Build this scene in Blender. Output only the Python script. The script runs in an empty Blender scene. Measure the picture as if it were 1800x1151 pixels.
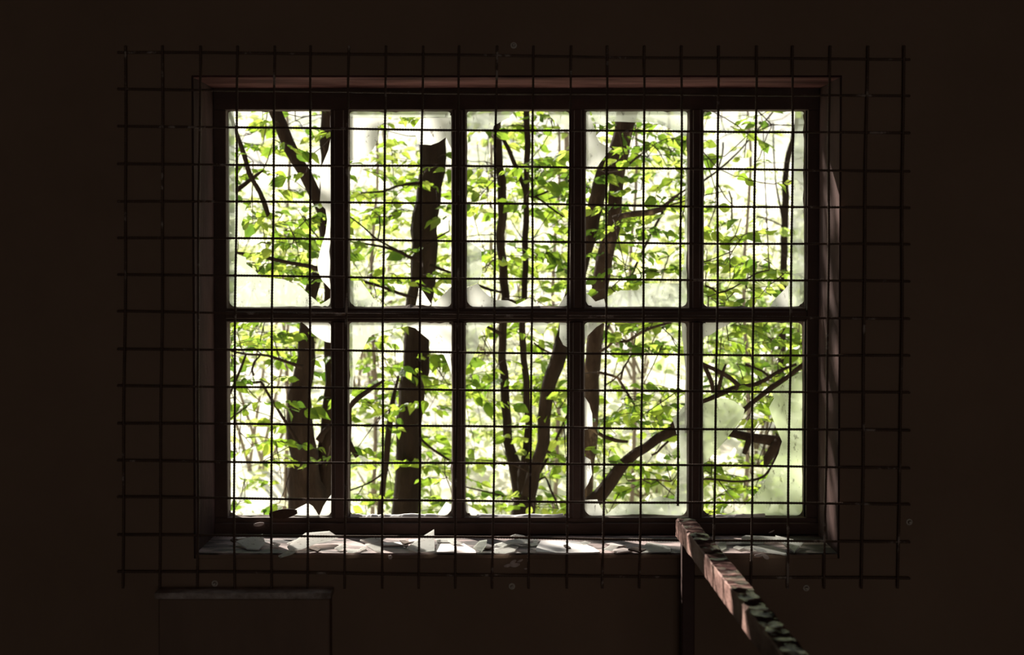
import bpy, bmesh, math, random
import numpy as np
from mathutils import Vector, Matrix, Euler

random.seed(7)
rng = np.random.default_rng(7)
SC = bpy.context.scene
COL = SC.collection

# ------------------------------------------------------------------ camera
F = 3000.0                      # focal length in pixels of the 1800x1151 frame
PITCH = math.radians(1.6)
SHIFT = -0.0288
EYE = 1.5
cam_d = bpy.data.cameras.new('camera')
cam = bpy.data.objects.new('camera', cam_d)
COL.objects.link(cam)
cam.location = (0, 0, EYE)
cam.rotation_euler = (math.pi / 2 - PITCH, 0, 0)
cam_d.sensor_width = 36.0
cam_d.lens = F / 1800 * 36.0
cam_d.shift_y = SHIFT
cam_d.clip_end = 300
cam_d.dof.use_dof = True
cam_d.dof.focus_distance = 3.8
cam_d.dof.aperture_fstop = 7.0
SC.camera = cam

# ------------------------------------------------------------------ world, sun, fill light, exposure
SUN_AZ, SUN_EL = math.radians(33), math.radians(30.4)
L = Vector((math.sin(SUN_AZ) * math.cos(SUN_EL), -math.cos(SUN_AZ) * math.cos(SUN_EL), -math.sin(SUN_EL)))
w = bpy.data.worlds.new('sky')
SC.world = w
w.use_nodes = True
wn = w.node_tree
wn.nodes['Background'].inputs[0].default_value = (0.86, 0.93, 1.0, 1)
wn.nodes['Background'].inputs[1].default_value = 0.65
sd = bpy.data.lights.new('sun', 'SUN')
sd.energy = 13.5
sd.angle = math.radians(0.55)
sd.color = (1.0, 0.95, 0.84)
sun = bpy.data.objects.new('sun', sd)
COL.objects.link(sun)
sun.location = (-6, 12, 9)
sun.rotation_euler = L.to_track_quat('-Z', 'Y').to_euler()
# unseen area lamp added behind the viewer to lift the dark room
ad = bpy.data.lights.new('room_fill', 'AREA')
ad.shape = 'RECTANGLE'
ad.size, ad.size_y = 1.2, 2.0
ad.energy = 17.5
ad.color = (1.0, 0.86, 0.70)
al = bpy.data.objects.new('room_fill', ad)
COL.objects.link(al)
al.location = (0.3, -4.0, 1.1)
al.rotation_euler = (math.pi / 2, 0, 0)
vs = SC.view_settings
vs.view_transform = 'Standard'
vs.look = 'None'
vs.gamma = 1.0
vs.use_curve_mapping = False
vs.exposure = 0.0
SC.cycles.max_bounces = 8
SC.cycles.transparent_max_bounces = 16
SC.cycles.sample_clamp_indirect = 4.0
SC.cycles.caustics_reflective = False
SC.cycles.caustics_refractive = False


# ------------------------------------------------------------------ geometry of the view: a pixel of the photograph as a point in space
def ray(u, v):
    x = (u - 900.0) / F
    y = (575.5 - v) / F + SHIFT * 1800.0 / F
    cp, sp = math.cos(PITCH), math.sin(PITCH)
    return Vector((x, cp + sp * y, -sp + cp * y))


def at(u, v, Y):
    d = ray(u, v)
    return Vector((0, 0, EYE)) + d * (Y / d.y)


def atz(u, v, z):
    d = ray(u, v)
    return Vector((0, 0, EYE)) + d * ((z - EYE) / d.z)


def to_px(p):
    cp, sp = math.cos(PITCH), math.sin(PITCH)
    x, y, z = p[0], p[1], p[2] - EYE
    f = y * cp - z * sp
    yy = y * sp + z * cp
    return 900 + F * x / f, 575.5 - (yy / f - SHIFT * 1800.0 / F) * F


# ------------------------------------------------------------------ object helpers
def tag(o, label=None, cat=None, group=None, kind=None):
    if label: o['label'] = label
    if cat: o['category'] = cat
    if group: o['group'] = group
    if kind: o['kind'] = kind
    return o


def empty(name, loc, label=None, cat=None, group=None, kind=None):
    o = bpy.data.objects.new(name, None)
    COL.objects.link(o)
    o.location = loc
    o.empty_display_size = 0.05
    return tag(o, label, cat, group, kind)


def mesh_obj(name, verts, faces, mat, parent=None, smooth=False, base=None):
    """links one mesh; coordinates are world ones, taken back to the parent's base"""
    b = Vector((0, 0, 0)) if base is None else Vector(base)
    if parent is not None and base is None:
        b = base_of(parent)
    me = bpy.data.meshes.new(name)
    me.from_pydata([(v[0] - b.x, v[1] - b.y, v[2] - b.z) for v in verts], [], faces)
    me.update()
    if smooth:
        me.polygons.foreach_set('use_smooth', [True] * len(me.polygons))
    for m in (mat if isinstance(mat, (list, tuple)) else [mat]):
        me.materials.append(m)
    o = bpy.data.objects.new(name, me)
    COL.objects.link(o)
    if parent is not None:
        o.parent = parent
    else:
        o.location = b
    return o


def base_of(o):
    p = Vector((0, 0, 0))
    while o is not None:
        p = p + o.location
        o = o.parent
    return p


class MB:
    def __init__(self):
        self.v, self.f = [], []

    def add(self, v, f):
        n = len(self.v)
        self.v += [tuple(p) for p in v]
        self.f += [tuple(i + n for i in q) for q in f]

    def box(self, x0, x1, y0, y1, z0, z1):
        self.add([(x0, y0, z0), (x1, y0, z0), (x1, y1, z0), (x0, y1, z0), (x0, y0, z1), (x1, y0, z1), (x1, y1, z1), (x0, y1, z1)],
                 [(0, 3, 2, 1), (4, 5, 6, 7), (0, 1, 5, 4), (1, 2, 6, 5), (2, 3, 7, 6), (3, 0, 4, 7)])

    def tube(self, pts, rad, sides=8, cap=True, wob=0.0, ph=0.0):
        pts = [Vector(p) for p in pts]
        n = len(pts)
        prev = None
        vv, ff = [], []
        for i, p in enumerate(pts):
            t = (pts[min(i + 1, n - 1)] - pts[max(i - 1, 0)]).normalized()
            a = prev if prev is not None else (Vector((0, 1, 0)) if abs(t.y) < 0.8 else Vector((1, 0, 0)))
            a = (a - t * a.dot(t)).normalized()
            prev = a
            b = t.cross(a)
            for k in range(sides):
                an = 2 * math.pi * k / sides + ph
                r = rad[i] * (1 + (random.uniform(-wob, wob) if wob else 0))
                vv.append(p + (a * math.cos(an) + b * math.sin(an)) * r)
        for i in range(n - 1):
            for k in range(sides):
                k2 = (k + 1) % sides
                ff.append((i * sides + k, i * sides + k2, (i + 1) * sides + k2, (i + 1) * sides + k))
        if cap:
            ff.append(tuple(range(sides - 1, -1, -1)))
            ff.append(tuple((n - 1) * sides + k for k in range(sides)))
        self.add(vv, ff)

    def slab(self, poly, back):
        """prism: polygon (list of world points, the face) pushed by the vector `back`"""
        n = len(poly)
        poly = [Vector(p) for p in poly]
        self.add(poly + [p + back for p in poly],
                 [tuple(range(n)), tuple(range(2 * n - 1, n - 1, -1))] + [(i, n + i, n + (i + 1) % n, (i + 1) % n) for i in range(n)])

    def build(self, name, mat, parent=None, smooth=False, base=None):
        return mesh_obj(name, self.v, self.f, mat, parent, smooth, base)


def tri_ngons(o):
    bm = bmesh.new()
    bm.from_mesh(o.data)
    bmesh.ops.triangulate(bm, faces=[f for f in bm.faces if len(f.verts) > 4])
    bmesh.ops.recalc_face_normals(bm, faces=bm.faces[:])
    bm.to_mesh(o.data)
    bm.free()


def bevel(o, width, seg=2):
    bm = bmesh.new()
    bm.from_mesh(o.data)
    bmesh.ops.recalc_face_normals(bm, faces=bm.faces[:])
    bmesh.ops.bevel(bm, geom=bm.edges[:], offset=width, segments=seg, affect='EDGES', profile=0.6)
    bm.to_mesh(o.data)
    bm.free()


def smooth_line(pts, step):
    """Catmull-Rom through pts (numpy rows), resampled about every `step`"""
    P = np.array(pts, float)
    if len(P) == 2:
        n = max(2, int(np.linalg.norm(P[1, :3] - P[0, :3]) / step) + 1)
        t = np.linspace(0, 1, n)[:, None]
        return P[0] * (1 - t) + P[1] * t
    Q = np.vstack([2 * P[0] - P[1], P, 2 * P[-1] - P[-2]])
    out = []
    for i in range(1, len(Q) - 2):
        n = max(1, int(np.linalg.norm(Q[i + 1, :3] - Q[i, :3]) / step))
        for k in range(n):
            t = k / n
            a, b, c, d = Q[i - 1], Q[i], Q[i + 1], Q[i + 2]
            out.append(0.5 * ((2 * b) + (-a + c) * t + (2 * a - 5 * b + 4 * c - d) * t * t + (-a + 3 * b - 3 * c + d) * t ** 3))
    out.append(P[-1])
    return np.array(out)


# ------------------------------------------------------------------ materials
def mat_new(name):
    m = bpy.data.materials.new(name)
    m.use_nodes = True
    nt = m.node_tree
    nt.nodes.clear()
    out = nt.nodes.new('ShaderNodeOutputMaterial')
    return m, nt, out


def N(nt, kind, **kw):
    n = nt.nodes.new(kind)
    for k, v in kw.items():
        if k.startswith('i_'):
            n.inputs[k[2:].replace('_', ' ')].default_value = v
        else:
            setattr(n, k, v)
    return n


def ramp(nt, fac, stops):
    r = nt.nodes.new('ShaderNodeValToRGB')
    while len(r.color_ramp.elements) < len(stops):
        r.color_ramp.elements.new(0.5)
    for e, (p, c) in zip(r.color_ramp.elements, stops):
        e.position = p
        e.color = (c[0], c[1], c[2], 1)
    nt.links.new(fac, r.inputs[0])
    return r.outputs[0]


def rough_mat(name, stops, scale=8.0, rough=0.8, bump=0.3, bump_scale=60.0, stretch=(1, 1, 1), metallic=0.0, spec=0.3, dist=0.004):
    m, nt, out = mat_new(name)
    tc = N(nt, 'ShaderNodeNewGeometry')
    mp = N(nt, 'ShaderNodeMapping')
    mp.inputs['Scale'].default_value = stretch
    nt.links.new(tc.outputs['Position'], mp.inputs[0])
    no = N(nt, 'ShaderNodeTexNoise', i_Scale=scale, i_Detail=6.0, i_Roughness=0.62)
    nt.links.new(mp.outputs[0], no.inputs['Vector'])
    nb = N(nt, 'ShaderNodeTexNoise', i_Scale=bump_scale, i_Detail=5.0, i_Roughness=0.6)
    nt.links.new(mp.outputs[0], nb.inputs['Vector'])
    bp = N(nt, 'ShaderNodeBump', i_Strength=bump, i_Distance=dist)
    nt.links.new(nb.outputs[0], bp.inputs['Height'])
    bs = N(nt, 'ShaderNodeBsdfPrincipled', i_Roughness=rough, i_Metallic=metallic)
    bs.inputs['Specular IOR Level'].default_value = spec
    nt.links.new(ramp(nt, no.outputs[0], stops), bs.inputs['Base Color'])
    nt.links.new(bp.outputs[0], bs.inputs['Normal'])
    nt.links.new(bs.outputs[0], out.inputs[0])
    return m


M = {}
M['wall'] = rough_mat('old_plaster', [(0.25, (.20, .135, .10)), (0.75, (.25, .17, .125))], 3.0, 0.9, 0.4, 40, spec=0.1)
M['plaster_out'] = rough_mat('outside_render', [(0.3, (.45, .42, .38)), (0.7, (.6, .56, .5))], 3.0, 0.9, 0.4, 40)
M['floor'] = rough_mat('dirty_boards', [(0.3, (.05, .036, .028)), (0.7, (.09, .065, .05))], 4.0, 0.85, 0.5, 30)
M['frame'] = rough_mat('black_brown_window_wood', [(0.3, (.055, .036, .029)), (0.75, (.10, .062, .052))], 7.0, 0.75, 0.5, 50, (1, 1, 1), spec=0.2)
M['putty'] = rough_mat('dark_putty', [(0.3, (.07, .05, .04)), (0.75, (.12, .085, .07))], 20.0, 0.9, 0.7, 90, spec=0.1)
M['lining'] = rough_mat('faded_pink_paint', [(0.28, (.03, .013, .012)), (0.45, (.085, .036, .034)), (0.7, (.20, .095, .09))], 9.0, 0.95, 0.5, 60, (0.4, 1.2, 3.0), spec=0.03)
M['lining_dark'] = rough_mat('shade_dark_lining', [(0.3, (.035, .022, .02)), (0.7, (.085, .05, .046))], 9.0, 0.95, 0.5, 60, (1.5, 1.2, 0.5), spec=0.03)  # side linings coloured dark in place of the shade on them
M['sill'] = rough_mat('pale_sill_paint', [(0.46, (.035, .022, .019)), (0.55, (.30, .215, .205)), (0.7, (.60, .47, .45))], 10.0, 0.6, 0.6, 70, (0.6, 1.6, 1))
M['iron'] = rough_mat('rusty_glint_wire', [(0.3, (.07, .044, .033)), (0.60, (.105, .066, .05)), (0.66, (.34, .28, .25))], 22.0, 0.5, 0.3, 200, metallic=0.0, spec=0.12, dist=0.001)  # palest stop paints specks that stand in for sun glints
M['bolt'] = rough_mat('pale_steel', [(0.3, (.42, .38, .34)), (0.7, (.6, .55, .5))], 60.0, 0.6, 0.3, 200, metallic=0.0)
M['bark'] = rough_mat('brown_bark', [(0.3, (.016, .011, .008)), (0.6, (.034, .023, .016)), (0.8, (.075, .053, .038))], 14.0, 0.95, 1.0, 45, (1, 1, 0.28), spec=0.05, dist=0.015)
M['bark_spot'] = rough_mat('lichen_bark', [(0.35, (.03, .02, .014)), (0.55, (.055, .038, .026)), (0.68, (.22, .16, .10))], 16.0, 0.95, 1.0, 40, (1, 1, 0.5), spec=0.05, dist=0.015)
M['twig'] = rough_mat('twig_bark', [(0.3, (.022, .014, .010)), (0.7, (.055, .036, .026))], 20.0, 0.9, 0.3, 80, spec=0.05)
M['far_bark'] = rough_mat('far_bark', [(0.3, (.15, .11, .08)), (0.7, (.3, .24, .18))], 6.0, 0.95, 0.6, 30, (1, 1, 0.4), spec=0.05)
M['beam'] = rough_mat('worn_pink_beam_paint', [(0.30, (.09, .038, .03)), (0.46, (.28, .15, .125)), (0.74, (.46, .30, .25))], 9.0, 0.75, 0.5, 45, (1.5, 0.5, 1.5), spec=0.12, dist=0.006)
M['post'] = rough_mat('dark_red_post', [(0.3, (.05, .022, .018)), (0.7, (.09, .045, .04))], 9.0, 0.6, 0.5, 45)
M['peeled'] = rough_mat('peeling_shaded_beam_top', [(0.34, (.02, .011, .012)), (0.50, (.085, .046, .042)), (0.66, (.36, .23, .20))], 16.0, 0.26, 0.6, 34, (1.0, 2.2, 1.0), spec=0.5, dist=0.008)  # same paint as the sides, darkened so the unlit top reads as shade
nt = M['peeled'].node_tree
g = N(nt, 'ShaderNodeNewGeometry')
n1 = N(nt, 'ShaderNodeTexNoise', i_Scale=32.0, i_Detail=4.0, i_Roughness=0.6)
nt.links.new(g.outputs['Position'], n1.inputs['Vector'])
pb = next(q for q in nt.nodes if q.type == 'BSDF_PRINCIPLED')
nt.links.new(ramp(nt, n1.outputs[0], [(0.52, (.0, .0, .0)), (0.74, (.6, .6, .6))]), pb.inputs['Specular IOR Level'])
M['box'] = rough_mat('dark_box_wood', [(0.3, (.16, .11, .085)), (0.7, (.23, .155, .12))], 5.0, 0.8, 0.4, 50, (1, 1, 0.3), spec=0.15)
M['boxtop'] = rough_mat('scuffed_box_top', [(0.35, (.14, .1, .08)), (0.6, (.42, .36, .34))], 22.0, 0.5, 0.7, 60)
M['flake'] = rough_mat('paint_flake', [(0.3, (.52, .42, .40)), (0.7, (.75, .66, .64))], 30.0, 0.7, 0.4, 80)
M['litter'] = rough_mat('paper_white_paint', [(0.3, (.72, .66, .65)), (0.7, (.86, .82, .81))], 14.0, 0.7, 0.4, 60)
M['dead_leaf'] = rough_mat('dead_leaf', [(0.3, (.05, .03, .02)), (0.7, (.10, .06, .04))], 30.0, 0.9, 0.6, 60)


def leaf_mat(name, tr_stops, di, tw=0.72, scale=9.0):
    m, nt, out = mat_new(name)
    g = N(nt, 'ShaderNodeNewGeometry')
    no = N(nt, 'ShaderNodeTexNoise', i_Scale=scale, i_Detail=2.0)
    nt.links.new(g.outputs['Position'], no.inputs['Vector'])
    oi = N(nt, 'ShaderNodeObjectInfo')
    mx = N(nt, 'ShaderNodeMath', operation='MULTIPLY_ADD')
    nt.links.new(oi.outputs['Random'], mx.inputs[0])
    mx.inputs[1].default_value = 0.34
    mx.inputs[2].default_value = -0.17
    ad_ = N(nt, 'ShaderNodeMath', operation='ADD')
    nt.links.new(no.outputs[0], ad_.inputs[0])
    nt.links.new(mx.outputs[0], ad_.inputs[1])
    tr = N(nt, 'ShaderNodeBsdfTranslucent')
    nt.links.new(ramp(nt, ad_.outputs[0], tr_stops), tr.inputs[0])
    df = N(nt, 'ShaderNodeBsdfPrincipled', i_Roughness=0.5)
    df.inputs['Base Color'].default_value = (*di, 1)
    df.inputs['Specular IOR Level'].default_value = 0.35
    ms = N(nt, 'ShaderNodeMixShader')
    ms.inputs[0].default_value = tw
    nt.links.new(df.outputs[0], ms.inputs[1])
    nt.links.new(tr.outputs[0], ms.inputs[2])
    nt.links.new(ms.outputs[0], out.inputs[0])
    return m


M['leaf'] = leaf_mat('spring_leaf', [(0.28, (.075, .145, .014)), (0.48, (.21, .315, .024)), (0.72, (.45, .53, .085))], (.07, .13, .025))
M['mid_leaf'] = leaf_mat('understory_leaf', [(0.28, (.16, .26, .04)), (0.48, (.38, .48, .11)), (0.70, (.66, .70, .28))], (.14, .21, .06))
M['far_leaf'] = leaf_mat('far_hazed_leaf', [(0.3, (.26, .37, .10)), (0.45, (.62, .68, .38)), (0.64, (.92, .90, .76))], (.45, .50, .28), 0.75, 2.5)  # bleached stops put backlit haze and overexposure into the colour


def glass_mat(name, veil, col, green=0.0):
    """old window glass under a film of dirt: the film scatters, the rest is clear"""
    m, nt, out = mat_new(name)
    g = N(nt, 'ShaderNodeNewGeometry')
    mp = N(nt, 'ShaderNodeMapping')
    mp.inputs['Scale'].default_value = (1, 1, 0.45)
    mp.inputs['Rotation'].default_value = (0, 0.5, 0)
    nt.links.new(g.outputs['Position'], mp.inputs[0])
    n1 = N(nt, 'ShaderNodeTexNoise', i_Scale=9.0, i_Detail=4.0)
    nt.links.new(mp.outputs[0], n1.inputs['Vector'])
    n2 = N(nt, 'ShaderNodeTexNoise', i_Scale=90.0, i_Detail=4.0, i_Roughness=0.7)
    nt.links.new(mp.outputs[0], n2.inputs['Vector'])
    fac = ramp(nt, n1.outputs[0], [(0.3, (veil * 0.82,) * 3), (0.7, (min(1, veil * 1.12),) * 3)])
    spots = ramp(nt, n2.outputs[0], [(0.30, (.25, .22, .2)), (0.40, (1, 1, 1))])
    tr = N(nt, 'ShaderNodeBsdfTransparent')
    tr.inputs[0].default_value = (0.93, 0.97, 0.94, 1)
    mc = N(nt, 'ShaderNodeMix', data_type='RGBA', blend_type='MULTIPLY')
    mc.inputs[0].default_value = 1.0
    mc.inputs[6].default_value = (*col, 1)
    nt.links.new(spots, mc.inputs[7])
    tl = N(nt, 'ShaderNodeBsdfTranslucent')
    nt.links.new(mc.outputs[2], tl.inputs[0])
    df = N(nt, 'ShaderNodeBsdfDiffuse')
    nt.links.new(mc.outputs[2], df.inputs[0])
    m1 = N(nt, 'ShaderNodeMixShader')
    m1.inputs[0].default_value = 0.3
    nt.links.new(tl.outputs[0], m1.inputs[1])
    nt.links.new(df.outputs[0], m1.inputs[2])
    m2 = N(nt, 'ShaderNodeMixShader')
    nt.links.new(fac, m2.inputs[0])
    nt.links.new(tr.outputs[0], m2.inputs[1])
    nt.links.new(m1.outputs[0], m2.inputs[2])
    gl = N(nt, 'ShaderNodeBsdfGlossy', i_Roughness=0.15)
    m3 = N(nt, 'ShaderNodeMixShader')
    m3.inputs[0].default_value = 0.05
    nt.links.new(m2.outputs[0], m3.inputs[1])
    nt.links.new(gl.outputs[0], m3.inputs[2])
    nt.links.new(m3.outputs[0], out.inputs[0])
    return m


M['milk'] = glass_mat('chalky_glass', 0.86, (.86, .85, .82))
M['haze'] = glass_mat('hazy_glass', 0.50, (.66, .67, .60))
M['grime'] = glass_mat('green_grimy_glass', 0.64, (.78, .84, .60))

# ground outside: leaf litter with green seedlings, lightened to stand in for haze
m, nt, out = mat_new('forest_floor')
g = N(nt, 'ShaderNodeNewGeometry')
n1 = N(nt, 'ShaderNodeTexNoise', i_Scale=1.6, i_Detail=5.0, i_Roughness=0.65)
n2 = N(nt, 'ShaderNodeTexNoise', i_Scale=7.0, i_Detail=4.0, i_Roughness=0.7)
nt.links.new(g.outputs['Position'], n1.inputs['Vector'])
nt.links.new(g.outputs['Position'], n2.inputs['Vector'])
c1 = ramp(nt, n1.outputs[0], [(0.35, (.84, .76, .66)), (0.5, (.88, .85, .74)), (0.64, (.78, .82, .56))])
c2 = ramp(nt, n2.outputs[0], [(0.3, (.55, .5, .47)), (0.46, (1, 1, 1))])
mc = N(nt, 'ShaderNodeMix', data_type='RGBA', blend_type='MULTIPLY')
mc.inputs[0].default_value = 0.8
nt.links.new(c1, mc.inputs[6])
nt.links.new(c2, mc.inputs[7])
bs = N(nt, 'ShaderNodeBsdfDiffuse')
nt.links.new(mc.outputs[2], bs.inputs[0])
nt.links.new(bs.outputs[0], out.inputs[0])
M['ground'] = m

# ------------------------------------------------------------------ the room
YW, YF, YO = 3.31, 3.535, 3.62      # inner wall face, window frame, outer wall face
o0, o1 = at(340, 136, YW), at(1472, 976, YW)
OX0, OX1, OZ1, OZ0 = o0.x, o1.x, o0.z, o1.z
RX, RYB, RH = 2.6, -4.2, 2.7


def struct(name, mb, mat, label=None):
    o = mb.build(name, mat)
    return tag(o, label, None, None, 'structure')


mb = MB()
mb.box(-RX, OX0 - .004, YW, YO, 0, RH)
mb.box(OX1 + .004, RX, YW, YO, 0, RH)
mb.box(OX0 - .004, OX1 + .004, YW, YO, OZ1 + .004, RH)
mb.box(OX0 - .004, OX1 + .004, YW, YO, 0, OZ0 - .006)
struct('wall_front', mb, M['wall'], 'dark plastered wall around the barred window')
mb = MB(); mb.box(-RX - .2, -RX, RYB - .2, YO, 0, RH); struct('wall_left', mb, M['wall'], 'dark side wall left of the window')
mb = MB(); mb.box(RX, RX + .2, RYB - .2, YO, 0, RH); struct('wall_right', mb, M['wall'], 'dark side wall right of the window')
mb = MB()
mb.box(-RX, -.35, RYB - .2, RYB, 0, RH)
mb.box(.95, RX, RYB - .2, RYB, 0, RH)
mb.box(-.35, .95, RYB - .2, RYB, 2.15, RH)  # opening left below, added to let sky light fill the room
struct('wall_back', mb, M['wall'], 'unseen back wall with a doorway added for fill light')
mb = MB(); mb.box(-RX - .2, RX + .2, RYB - .2, YO, -.1, 0); struct('floor', mb, M['floor'], 'dirty dark floor')
mb = MB(); mb.box(-RX - .2, RX + .2, RYB - .2, YO, RH, RH + .15); struct('ceiling', mb, M['wall'], 'dark ceiling')
# linings of the window opening
def lining(name, x0, x1, z0, z1, y1, mat, label, n=24, jag=.0025, axis='x'):
    """a lining board whose front arris is worn uneven"""
    mb = MB()
    vv, ff = [], []
    for i in range(n + 1):
        t = i / n
        d0, d1 = random.uniform(0, jag) * (random.random() < .8), random.uniform(0, jag)
        if axis == 'x':
            x = x0 + (x1 - x0) * t
            ring = [(x, YW - .001 + d0, z0), (x, y1, z0), (x, y1, z1), (x, YW + d1, z1)]
        else:
            z = z0 + (z1 - z0) * t
            ring = [(x0, YW - .001 + d0, z), (x0, y1, z), (x1, y1, z), (x1, YW + d1, z)]
        vv += ring
    for i in range(n):
        for k in range(4):
            a, b = i * 4 + k, i * 4 + (k + 1) % 4
            ff.append((a, b, b + 4, a + 4))
    ff += [(3, 2, 1, 0), tuple(n * 4 + k for k in range(4))]
    mb.add(vv, ff)
    o = struct(name, mb, mat, label)
    bm = bmesh.new(); bm.from_mesh(o.data)
    bmesh.ops.recalc_face_normals(bm, faces=bm.faces[:]); bm.to_mesh(o.data); bm.free()
    return o


lining('trim_1', OX0 - .004, OX1 + .004, OZ1, OZ1 + .004, YO, M['lining'], 'faded pink lining board over the window')
lining('trim_2', OX0 - .004, OX0, OZ0, OZ1, YO, M['lining_dark'], 'worn lining board left of the window, coloured dark for shade', axis='z')
lining('trim_3', OX1, OX1 + .004, OZ0, OZ1, YO, M['lining_dark'], 'worn lining board right of the window, coloured dark for shade', axis='z')

# ------------------------------------------------------------------ the window: frame members, putty, what is left of the panes
win = empty('window_1', (0, YF, OZ0), 'ten-pane timber window with broken glass in a dark wall', None, None, 'structure')
YG = 3.56                                                        # plane of the glass
cols = [(400, 582), (614, 794), (820, 1001), (1029, 1209), (1236, 1414)]
colsL = [(402, 583), (613, 795), (818, 999), (1027, 1208), (1235, 1411)]
rU, rL = (195, 540), (566, 907)


def member(name, u0, u1, v0, v1, y0=YF - .012, y1=YF + .04, bead=None):
    a, b = at(u0, v1, YF + .012), at(u1, v0, YF + .012)
    mb = MB()
    mb.box(a.x, b.x, y0 + .010, y1, a.z, b.z)
    o = None
    if bead == 'v':
        c, h = (a.x + b.x) / 2, (b.x - a.x) * .27
        mb.box(c - h, c + h, y0, y0 + .0101, a.z, b.z)
    elif bead == 'h':
        c, h = (a.z + b.z) / 2, (b.z - a.z) * .27
        mb.box(a.x, b.x, y0, y0 + .0101, c - h, c + h)
    o = mb.build(name, M['frame'], win)
    bevel(o, .0016, 1)
    return o


member('top_rail', 360, 1452, 138, 194, bead=None)
member('bottom_rail', 360, 1452, 908, 944, bead='h')
member('stile', 360, 399, 194, 908)
member('stile', 1415, 1452, 194, 908)
member('transom', 399, 1415, 541, 565, bead='h')
for k in range(4):
    member('mullion', cols[k][1] + 1, cols[k + 1][0] - 1, 194, 541, bead='v')
    member('mullion', colsL[k][1] + 1, colsL[k + 1][0] - 1, 565, 908, bead='v')


def putty(u0, u1, v0, v1):
    """fillet of putty round a pane, lumpy, with rounded corners"""
    inner, outer = [], []
    rs = [random.uniform(4, 7), random.uniform(5, 8), random.uniform(8, 15), random.uniform(8, 15)]   # tl tr br bl
    corners = [(u0 + rs[0], v0 + rs[0], 180, rs[0]), (u1 - rs[1], v0 + rs[1], 270, rs[1]), (u1 - rs[2], v1 - rs[2], 0, rs[2]), (u0 + rs[3], v1 - rs[3], 90, rs[3])]
    ends = [(u0, v0), (u1, v0), (u1, v1), (u0, v1)]
    path = []
    for ci, (cx, cy, a0, r) in enumerate(corners):
        for k in range(6):
            a = math.radians(a0 + 90 * k / 5)
            path.append((cx + r * math.cos(a), cy + r * math.sin(a)))
        nx = corners[(ci + 1) % 4]
        a = math.radians(nx[2])
        e = (nx[0] + nx[3] * math.cos(a), nx[1] + nx[3] * math.sin(a))
        s = path[-1]
        for k in range(1, 22):
            t = k / 22
            path.append((s[0] * (1 - t) + e[0] * t, s[1] * (1 - t) + e[1] * t))
    n = len(path)
    mb = MB()
    vv, ff = [], []
    cx, cy = (u0 + u1) / 2, (v0 + v1) / 2
    w1 = random.uniform(0, 9)
    for i, (x, y) in enumerate(path):
        low = max(0, (y - v1 + 14) / 14)
        nz = .5 + .5 * math.sin(i * .23 + w1) * math.sin(i * .11 + 2 * w1)
        j = 0.4 + (.8 + 2.0 * low) * nz ** 2 + (random.uniform(0, 2.2) if random.random() < .12 else random.uniform(0, .4))
        dx, dy = (cx - x), (cy - y)
        # push in along the nearer side
        ix = j if x - u0 < 9 else (-j if u1 - x < 9 else 0)
        iy = j if y - v0 < 9 else (-j if v1 - y < 9 else 0)
        ox = u0 - 2 if x - u0 < 16 and x < cx else (u1 + 2 if u1 - x < 16 else x)
        oy = v0 - 2 if y - v0 < 16 and y < cy else (v1 + 2 if v1 - y < 16 else y)
        vv += [at(x + ix, y + iy, YG - .001), at(ox, oy, YG - .016), at(ox, oy, YG + .006), at(x + ix, y + iy, YG + .006)]
    for i in range(n):
        i2 = (i + 1) % n
        for k in range(4):
            k2 = (k + 1) % 4
            ff.append((i * 4 + k, i * 4 + k2, i2 * 4 + k2, i2 * 4 + k))
    mb.add(vv, ff)
    o = mb.build('putty', M['putty'], win)
    bm = bmesh.new(); bm.from_mesh(o.data)
    bmesh.ops.recalc_face_normals(bm, faces=bm.faces[:]); bm.to_mesh(o.data); bm.free()


for a, b in cols: putty(a, b, *rU)
for a, b in colsL: putty(a, b, *rL)


def shard(mat, *pts, rough=0.8):
    """a piece of pane still in its rebate; free edges run a little uneven"""
    poly = []
    n = len(pts)
    for i in range(n):
        a, b = pts[i], pts[(i + 1) % n]
        poly.append(a)
        d = math.hypot(b[0] - a[0], b[1] - a[1])
        k = int(d / 16)
        for j in range(1, k + 1):
            t = j / (k + 1)
            x, y = a[0] + (b[0] - a[0]) * t, a[1] + (b[1] - a[1]) * t
            poly.append((x + random.uniform(-rough, rough) * .5, y + random.uniform(-rough, rough) * .5))
    y = YG + random.uniform(-.0008, .0008)
    mb = MB()
    mb.slab([at(u, v, y) for u, v in poly], Vector((0, .003, 0)))
    o = mb.build('glass_shard', M[mat], win)
    tri_ngons(o)
    return o


# upper row
shard('haze', (399, 194), (410, 194), (413, 240), (412, 300), (414, 350), (433, 361), (424, 394), (429, 411), (418, 425), (416, 446), (432, 452), (433, 464), (447, 474), (458, 487), (500, 491), (530, 505), (547, 521), (563, 535), (583, 522), (583, 541), (399, 541))
shard('milk', (583, 232), (577, 264), (567, 288), (562, 300), (564, 330), (562, 355), (572, 368), (575, 386), (572, 410), (566, 428), (558, 459), (559, 477), (566, 493), (583, 511))
shard('milk', (613, 206), (613, 283), (640, 277), (656, 262), (664, 244), (664, 222), (680, 213), (683, 206))
shard('haze', (613, 194), (795, 194), (795, 206), (683, 206), (613, 206))
shard('milk', (795, 206), (795, 264), (784, 241), (771, 250), (757, 255), (737, 254), (726, 226), (740, 207))
shard('haze', (613, 493), (634, 493), (645, 508), (657, 525), (675, 539), (672, 541), (613, 541))
shard('milk', (730, 541), (733, 524), (736, 506), (743, 511), (750, 522), (758, 534), (752, 541))
shard('milk', (757, 541), (770, 526), (781, 516), (795, 502), (795, 541))
shard('haze', (819, 194), (906, 194), (893, 207), (868, 221), (866, 229), (843, 228), (819, 229))
shard('haze', (962, 194), (1002, 194), (1002, 233), (988, 229), (979, 216), (968, 206))
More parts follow.
